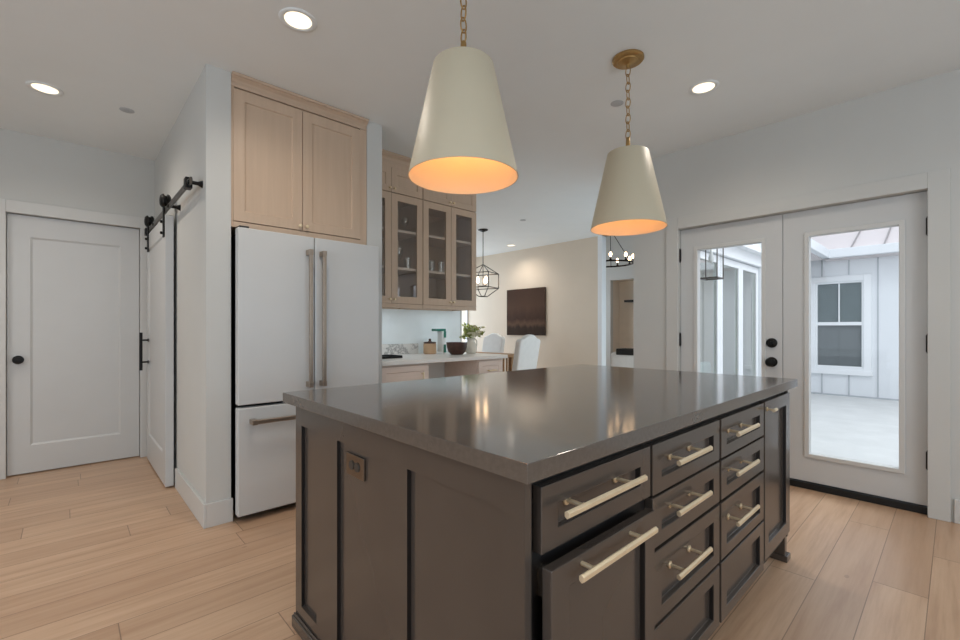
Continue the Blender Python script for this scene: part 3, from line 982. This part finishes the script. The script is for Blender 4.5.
# ================================================================== DINING AREA
tx0, tx1, ty0, ty1 = 4.10, 5.0, 4.46, 6.3
t = thing('dining_table', 'honey wood dining table with a slatted end beyond the desk counter', 'table', (4.62, 5.2, 0))
m = MB(); m.box(tx0, tx1, ty0, ty1, 0.725, 0.765)
m.build('tabletop', 'table', t, bevel=0.005)
for x in (tx0 + 0.08, tx1 - 0.08):
    for y in (ty0 + 0.12, ty1 - 0.12):
        m = MB(); m.box(x - 0.035, x + 0.035, y - 0.035, y + 0.035, 0, 0.725)
        m.build('leg', 'table', t, bevel=0.004)
for y in (ty0 + 0.12, ty1 - 0.12):
    m = MB(); m.box(tx0 + 0.115, tx1 - 0.115, y - 0.012, y + 0.012, 0.10, 0.14)
    m.build('stretcher', 'table', t)
    for k in range(9):
        x = tx0 + 0.16 + k * 0.07
        m = MB(); m.box(x - 0.011, x + 0.011, y - 0.011, y + 0.011, 0.14, 0.725)
        m.build('slat', 'table', t)


def slip_chair(cx, cy, rz, label):
    t = thing('dining_chair', label, 'chair', (cx, cy, 0), 'white slipcovered dining chairs')
    t.rotation_euler = (0, 0, rz)
    ORG[t.name] = Vector()
    # local: back plane faces -Y, seat towards +Y
    W = 0.245
    m = MB()
    top = [(W, 0.98), (W * 0.86, 1.005), (W * 0.66, 1.012), (W * 0.45, 1.04), (W * 0.22, 1.062), (0, 1.068)]
    poly = [(-W * 0.96, 0.45), (W * 0.96, 0.45)] + top + [(-a, b) for a, b in top[-2::-1]]
    lean = lambda z: -0.02 - (z - 0.45) * 0.17
    m.prism(poly, lambda a, b: (a, lean(b) - 0.045, b), lambda a, b: (a, lean(b) + 0.045, b))
    m.build('backrest', 'linen', t, bevel=0.02, seg=3)
    m = MB(); m.box(-W, W, -0.03, 0.45, 0.40, 0.50)
    m.build('seat', 'linen', t, bevel=0.025, seg=3)
    m = MB()
    n = 12
    base = []
    for (a, b) in ((-W, -0.045), (W, -0.045), (W, 0.45), (-W, 0.45)):
        base.append((a, b))
    m.prism(base, lambda a, b: (a, b, 0.41), lambda a, b: (a * 1.05, b * 1.03, 0.05))
    m.build('skirt', 'linen', t, bevel=0.012)
    for a in (-W + 0.03, W - 0.03):
        for b in (0.0, 0.41):
            m = MB(); m.box(a - 0.02, a + 0.02, b - 0.02, b + 0.02, 0, 0.06)
            m.build('leg', 'table', t)
    return t


slip_chair(4.44, 3.95, R(8), 'white slipcovered dining chair with a curved top, back turned, below the dark painting')
slip_chair(5.52, 5.66, R(90), 'white slipcovered dining chair on the far side of the table, behind the flowers')

m = MB(); m.box(6.365, 6.398, 5.10, 6.05, 1.022, 1.905)
tag(m.build('painting', 'canvas', bevel=0.003), 'dark brown abstract landscape canvas on the beige dining wall', 'painting')

# lantern over the table
px, py = 4.68, 4.95
t = thing('lantern_pendant', 'open geometric bronze cage pendant with clear bulbs above the dining table', 'pendant light', (px, py, CZ))
m = MB(); m.lathe(px, py, [(0.075, CZ), (0.075, CZ - 0.012), (0.02, CZ - 0.035)], 24)
m.build('canopy', 'black', t, smooth=True, auto=True)
m = MB(); m.tube([(px, py, CZ - 0.03), (px, py, 2.13)], 0.006, 8)
m.build('rod', 'black', t)
zt, zu, zl, zb = 2.13, 1.99, 1.77, 1.64
hs, hb = 0.18, 0.10
ca, sa = math.cos(R(20)), math.sin(R(20))
q = lambda a, b, z: (px + a * ca - b * sa, py + a * sa + b * ca, z)
cor = [(-1, -1), (1, -1), (1, 1), (-1, 1)]
m = MB()
for i in range(4):
    a, b = cor[i], cor[(i + 1) % 4]
    m.tube([q(0, 0, zt), q(a[0] * hs, a[1] * hs, zu)], 0.007, 6)
    m.tube([q(a[0] * hs, a[1] * hs, zu), q(b[0] * hs, b[1] * hs, zu)], 0.007, 6)
    m.tube([q(a[0] * hs, a[1] * hs, zl), q(b[0] * hs, b[1] * hs, zl)], 0.007, 6)
    m.tube([q(a[0] * hs, a[1] * hs, zu), q(a[0] * hs, a[1] * hs, zl)], 0.007, 6)
    m.tube([q(a[0] * hs, a[1] * hs, zl), q(a[0] * hb * .5, a[1] * hb * .5, zb)], 0.007, 6)
    m.tube([q(a[0] * hb * .5, a[1] * hb * .5, zb), q(b[0] * hb * .5, b[1] * hb * .5, zb)], 0.007, 6)
m.build('cage', 'gun', t)
m = MB(); m.tube([(px, py, zt), (px, py, 1.80)], 0.006, 6)
for k in range(3):
    a = k * 2 * PI / 3 + 0.4
    m.tube([(px, py, 1.80), (px + 0.08 * math.cos(a), py + 0.08 * math.sin(a), 1.80), (px + 0.08 * math.cos(a), py + 0.08 * math.sin(a), 1.84)], 0.006, 6)
m.build('candle_arm', 'gun', t)
for k in range(3):
    a = k * 2 * PI / 3 + 0.4
    m = MB(); m.lathe(px + 0.08 * math.cos(a), py + 0.08 * math.sin(a), [(0.010, 1.84), (0.024, 1.875), (0.018, 1.91), (0.003, 1.945)], 12)
    m.build('light_bulb', 'bulb_far', t, smooth=True)

# ring chandelier in the living room
qx, qy, qz = 7.44, 4.41, 2.36
t = thing('ring_chandelier', 'black wagon wheel chandelier with candle bulbs seen past the white wall end', 'chandelier', (qx, qy, qz))
RR = 0.41
m = MB(); m.tube([(qx + RR * math.cos(2 * PI * k / 40), qy + RR * math.sin(2 * PI * k / 40), qz) for k in range(40)], 0.016, 8, closed=True)
m.build('ring', 'black', t, smooth=True)
m = MB()
for k in range(3):
    a = 2 * PI * k / 3 + 0.5
    m.tube([(qx + RR * math.cos(a), qy + RR * math.sin(a), qz), (qx, qy, 3.0)], 0.006, 6)
m.tube([(qx, qy, 2.98), (qx, qy, 3.5)], 0.008, 6)
m.build('hanging_rod', 'black', t)
for k in range(9):
    a = 2 * PI * k / 9 + 0.2
    x, y = qx + RR * math.cos(a), qy + RR * math.sin(a)
    m = MB(); m.lathe(x, y, [(0.022, qz), (0.022, qz + 0.03), (0.012, qz + 0.035), (0.012, qz + 0.07)], 12)
    o = m.build('candle_holder', 'black', t, smooth=True, auto=True)
    m = MB(); m.lathe(x, y, [(0.010, qz + 0.07), (0.026, qz + 0.105), (0.022, qz + 0.135), (0.004, qz + 0.155)], 12)
    m.build('light_bulb', 'bulb_far', o, smooth=True)
m = MB(); m.box(7.0, 7.24, 2.1, 7.2, 3.05, 3.5)
struct(m.build('trim_11', 'walnut'), 'brown wooden ceiling beam in the living room')

m = MB(); m.box(10.2, 10.42, 5.0, 5.66, 1.81, 1.86)
tag(m.build('wall_shelf', 'black', bevel=0.003), 'short dark floating shelf in the tan alcove', 'shelf')
# sofa with a dark throw
t = thing('sofa', 'white rounded sofa back seen past the white wall end', 'sofa', (7.2, 3.6, 0))
m = MB(); m.box(6.92, 7.14, 2.75, 4.12, 0.08, 0.745)
m.build('backrest', 'linen', t, bevel=0.07, seg=4)
m = MB(); m.box(7.08, 7.80, 2.75, 4.12, 0.08, 0.44)
m.build('seat', 'linen', t, bevel=0.06, seg=4)
for y in (2.75, 3.96):
    m = MB(); m.box(7.1, 7.82, y, y + 0.16, 0.08, 0.60)
    m.build('armrest', 'linen', t, bevel=0.06, seg=4)
for x in (6.98, 7.72):
    for y in (2.83, 4.04):
        m = MB(); m.lathe(x, y, [(0.018, 0), (0.028, 0.09)], 12)
        m.build('leg', 'table', t)
m = MB(); m.box(6.895, 7.17, 3.0, 3.98, 0.748, 0.805); m.box(6.893, 6.916, 3.0, 3.98, 0.70, 0.80)
tag(m.build('throw_blanket', 'throw', bevel=0.012), 'dark folded throw lying along the top of the white sofa', 'blanket')

# ================================================================== KITCHEN ISLAND
IY, IX = 0.556, 0.645          # front face (drawers) and end face planes
isl = thing('kitchen_island', 'dark espresso island with brass pulls, drawers and a panelled end', 'kitchen island', (1.6, 1.1, 0))
m = MB()
m.box(0.664, 2.59, 0.580, 1.722, 0.10, 0.853)
m.box(0.664, 2.16, 0.640, 1.70, 0.0, 0.10)
m.build('body', 'isl_dark', isl)
# end panel with three recessed fields
ys = [0.566, 0.625, 0.968, 1.075, 1.374, 1.50, 1.672, 1.728]
z0, z1, zb, zt = 0.0, 0.854, 0.10, 0.778
for a, b, l, r_ in ((0.566, 1.02, 0.06, 0.052), (1.02, 1.435, 0.055, 0.061), (1.435, 1.728, 0.10, 0.056)):
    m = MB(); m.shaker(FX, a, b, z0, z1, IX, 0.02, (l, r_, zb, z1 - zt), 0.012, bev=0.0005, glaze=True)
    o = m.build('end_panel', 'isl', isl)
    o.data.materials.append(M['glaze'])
m = MB(); m.box(IX - 0.013, IX, 0.56, 1.738, 0, 0.045); m.box(IX - 0.008, IX, 0.56, 1.733, 0.045, 0.055); m.box(IX, IX + 0.05, 1.724, 1.738, 0, 0.045)
m.build('base_moulding', 'isl', isl, bevel=0.004)
m = MB(); m.box(0.668, 2.59, 1.722, 1.74, 0.0, 0.854)
m.build('back_panel', 'isl', isl)
m = MB(); m.box(2.59, 2.612, 0.566, 1.74, 0.12, 0.854)
m.build('far_end_panel', 'isl', isl)


def bar_pull(x0, x1, y, z, wall, parent, p0, p1):
    m = MB()
    r = 0.0078
    pts = [(r * math.cos(PI / 6 + k * PI / 3), r * math.sin(PI / 6 + k * PI / 3)) for k in range(6)]
    m.prism(pts, lambda a, b: (x0, y + a * 0.9, z + b * 1.1), lambda a, b: (x1, y + a * 0.9, z + b * 1.1))
    for x in (p0, p1):
        m.lathe(x, z + 0.001, [(0.011, wall + 0.0005), (0.011, wall - 0.004), (0.005, wall - 0.005), (0.0045, y + 0.006), (0.007, y + 0.004)], 12, axis='Y')
    return m.build('handle', 'brass', parent, bevel=0.0008)


def drawer(x0, x1, z0, z1, pull=None, fr=(0.055, 0.055, 0.04, 0.045), y=IY, nm='drawer'):
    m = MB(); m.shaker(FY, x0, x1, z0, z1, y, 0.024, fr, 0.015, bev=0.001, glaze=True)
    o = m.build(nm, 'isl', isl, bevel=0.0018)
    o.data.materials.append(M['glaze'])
    if pull:
        bar_pull(pull[0], pull[1], y - 0.033, pull[2], y + 0.015, o, pull[3], pull[4])
    return o


# first column: a drawer over a tall pull-out left slightly open
drawer(0.684, 1.141, 0.694, 0.828, (0.722, 1.046, 0.773, 0.785, 0.985))
m = MB(); m.box(0.70, 0.72, 0.556, 0.70, 0.60, 0.655); m.box(1.10, 1.12, 0.556, 0.70, 0.60, 0.655)
m.build('drawer_runner', 'steel', isl)
drawer(0.684, 1.113, 0.10, 0.672, (0.735, 1.05, 0.652, 0.785, 0.985), fr=(0.06, 0.052, 0.06, 0.05), y=0.531, nm='pull_out_front')
# second and third columns: four drawers each
ROWS = [(0.690, 0.827, 0.768), (0.545, 0.682, 0.628), (0.336, 0.534, 0.452), (0.118, 0.325, None)]
for (x0, x1, h0, h1, p0, p1) in ((1.153, 1.648, 1.24, 1.475, 1.288, 1.425), (1.664, 2.164, 1.728, 1.965, 1.775, 1.915)):
    for z0, z1, hz in ROWS:
        drawer(x0, x1, z0, z1, (h0, h1, hz, p0, p1) if hz else None)
# fourth column: a tall door
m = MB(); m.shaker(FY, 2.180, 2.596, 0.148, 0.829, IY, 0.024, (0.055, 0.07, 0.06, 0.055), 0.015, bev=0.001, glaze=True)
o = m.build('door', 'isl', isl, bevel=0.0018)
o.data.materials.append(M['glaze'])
m = MB(); m.lathe(2.208, 0.795, [(0.009, IY), (0.009, IY - 0.003), (0.004, IY - 0.005), (0.004, IY - 0.025)], 12, axis='Y'); m.tube([(2.185, IY - 0.03, 0.795), (2.231, IY - 0.03, 0.795)], 0.007, 10)
m.build('knob', 'brass', o, smooth=True, auto=True)
m = MB(); m.box(2.575, 2.612, 0.572, 0.64, 0.0, 0.148); m.box(2.565, 2.632, 0.560, 0.66, 0.0, 0.03)
m.build('foot', 'isl', isl, bevel=0.004)
# outlet on the end panel
m = MB(); m.box(IX + 0.004, IX + 0.0125, 1.205, 1.318, 0.684, 0.752)
o = m.build('outlet_cover', 'chrome', isl, bevel=0.002)
for y in (1.245, 1.28):
    m = MB(); m.lathe(y, 0.718, [(0.015, IX + 0.004), (0.014, IX + 0.001)], 20, axis='X')
    m.build('socket', 'socket', o)
m = MB(); m.box(0.617, 2.642, 0.534, 1.788, 0.855, 0.893)
tag(m.build('island_countertop', 'quartz', bevel=0.0015), 'dark grey polished stone countertop on the kitchen island', 'countertop')

# ================================================================== PENDANTS OVER THE ISLAND
def pendant(x, y, label):
    t = thing('pendant_light', label, 'pendant light', (x, y, CZ), 'ivory cone pendants over the island')
    zb, zt, rb, rt = 1.708, 2.132, 0.206, 0.113
    m = MB(); m.lathe(x, y, [(0.086, CZ), (0.086, CZ - 0.010), (0.080, CZ - 0.016), (0.060, CZ - 0.018), (0.056, CZ - 0.024), (0.030, CZ - 0.030), (0.012, CZ - 0.036), (0.010, CZ - 0.055)], 36)
    m.build('canopy', 'aged', t, smooth=True, auto=True)
    # chain: each link a ring
    ztop, zbot = CZ - 0.05, zt + 0.082
    n = 9
    L = (ztop - zbot) / n
    for k in range(n):
        zc = ztop - L * (k + 0.5)
        m = MB()
        pts = []
        for j in range(16):
            a = 2 * PI * j / 16
            hgt = 0.5 * L * 1.28 * math.sin(a)
            wd = 0.0135 * math.cos(a)
            pts.append((x + (wd if k % 2 else 0), y + (0 if k % 2 else wd), zc + hgt))
        m.tube(pts, 0.0030, 6, closed=True)
        m.build('chain_link', 'aged', t, smooth=True)
    m = MB(); m.lathe(x, y, [(0.005, zt + 0.090), (0.011, zt + 0.082), (0.012, zt + 0.05), (0.014, zt + 0.03), (0.021, zt + 0.016), (0.022, zt + 0.004), (0.022, zt)], 20)
    m.build('finial', 'aged', t, smooth=True, auto=True)
    th = 0.003
    m = MB(); m.lathe(x, y, [(0.016, zt), (0.035, zt), (0.035, zt - 0.004), (0.016, zt - 0.004)], 48)
    m.build('top_cap', 'aged', t, smooth=True, auto=True)
    m = MB(); m.lathe(x, y, [(0.035, zt), (rt - 0.004, zt), (rt, zt - 0.004), (rb, zb), (rb - th, zb)], 64, closed=False)
    s = m.build('lamp_shade', 'shade', t, smooth=True, auto=True)
    m = MB(); m.lathe(x, y, [(rb - th, zb), (rt - th, zt - 0.008), (0.035, zt - 0.008)], 64, closed=False)
    m.build('shade_lining', 'shade_in', s, smooth=True, auto=True)
    m = MB(); m.tube([(x, y, zt), (x, y, zt - 0.10)], 0.008, 10)
    off = [(x + k_ * 0.045 * math.sin(YAW), y - k_ * 0.045 * math.cos(YAW)) for k_ in (-1, 1)]
    m.tube([off[0] + (zt - 0.10,), off[1] + (zt - 0.10,)], 0.008, 8)
    for bx_, by_ in off:
        m.tube([(bx_, by_, zt - 0.095), (bx_, by_, zt - 0.145)], 0.013, 12)
    m.build('socket_arm', 'aged', t, smooth=True, auto=True)
    for bx_, by_ in off:
        m = MB(); m.lathe(bx_, by_, [(0.011, zt - 0.146), (0.021, zt - 0.170), (0.022, zt - 0.195), (0.018, zt - 0.235), (0.009, zt - 0.262), (0.001, zt - 0.270)], 16)
        m.build('light_bulb', 'bulb', t, smooth=True)
    return t


pendant(1.092, 1.262, 'ivory cone pendant on a brass chain, the nearer of the two over the island')
pendant(2.318, 1.262, 'ivory cone pendant on a brass chain, the farther of the two, before the glazed doors')

# ================================================================== CEILING FIXTURES
def can_light(x, y, label, watts=31, r=0.066):
    t = thing('recessed_light', label, 'ceiling light', (x, y, CZ), 'recessed ceiling lights')
    m = MB(); m.lathe(x, y, [(r + 0.022, CZ), (r + 0.020, CZ - 0.006), (r, CZ - 0.005), (r - 0.004, CZ - 0.001)], 40, closed=False)
    m.build('trim_ring', 'ceil', t, smooth=True)
    m = MB(); m.lathe(x, y, [(r - 0.002, CZ - 0.002), (0.002, CZ - 0.0025)], 40)
    m.build('lens', 'can', t)
    d = bpy.data.lights.new('recessed_lamp', 'SPOT')
    d.energy, d.color, d.spot_size, d.spot_blend, d.shadow_soft_size = watts, (1.0, 0.89, 0.77), R(158), 1.0, 0.06
    o = bpy.data.objects.new('recessed_lamp', d)
    COL.objects.link(o)
    o.location = (x, y, CZ - 0.02)
    return t


can_light(0.838, 2.215, 'lit recessed light in front of the oak cabinet over the refrigerator')
can_light(-0.097, 3.938, 'lit recessed light before the panelled nook door')
can_light(2.943, 1.087, 'lit recessed light between the far pendant and the glazed doors')
can_light(5.932, 5.533, 'lit recessed light above the dark painting in the dining room', 32)
for x, y, label in ((2.722, 1.562, 'round flush ceiling cover beside the far pendant chain'),
                    (0.311, 3.940, 'round flush ceiling cover above the sliding door rail'),
                    (4.68, 4.136, 'round flush ceiling cover between the two pendant shades, over the dining chairs')):
    m = MB(); m.lathe(x, y, [(0.042, CZ), (0.042, CZ - 0.003), (0.038, CZ - 0.005)], 28)
    tag(m.build('sprinkler_cover', 'line', smooth=True, auto=True), label, 'sprinkler cover', 'flush ceiling covers')

for x, y, label in ((-1.2, 0.5, 'lit recessed light over the open floor near the left window'), (-1.2, 2.2, 'lit recessed light over the open floor, left of the island'),
                    (0.8, -0.9, 'lit recessed light over the floor before the back window'), (2.9, -0.9, 'lit recessed light over the floor right of the back window'),
                    (-1.2, 3.7, 'lit recessed light in the left corner by the nook wall')):
    can_light(x, y, label)  # extra ceiling lights out of view, added to brighten the room
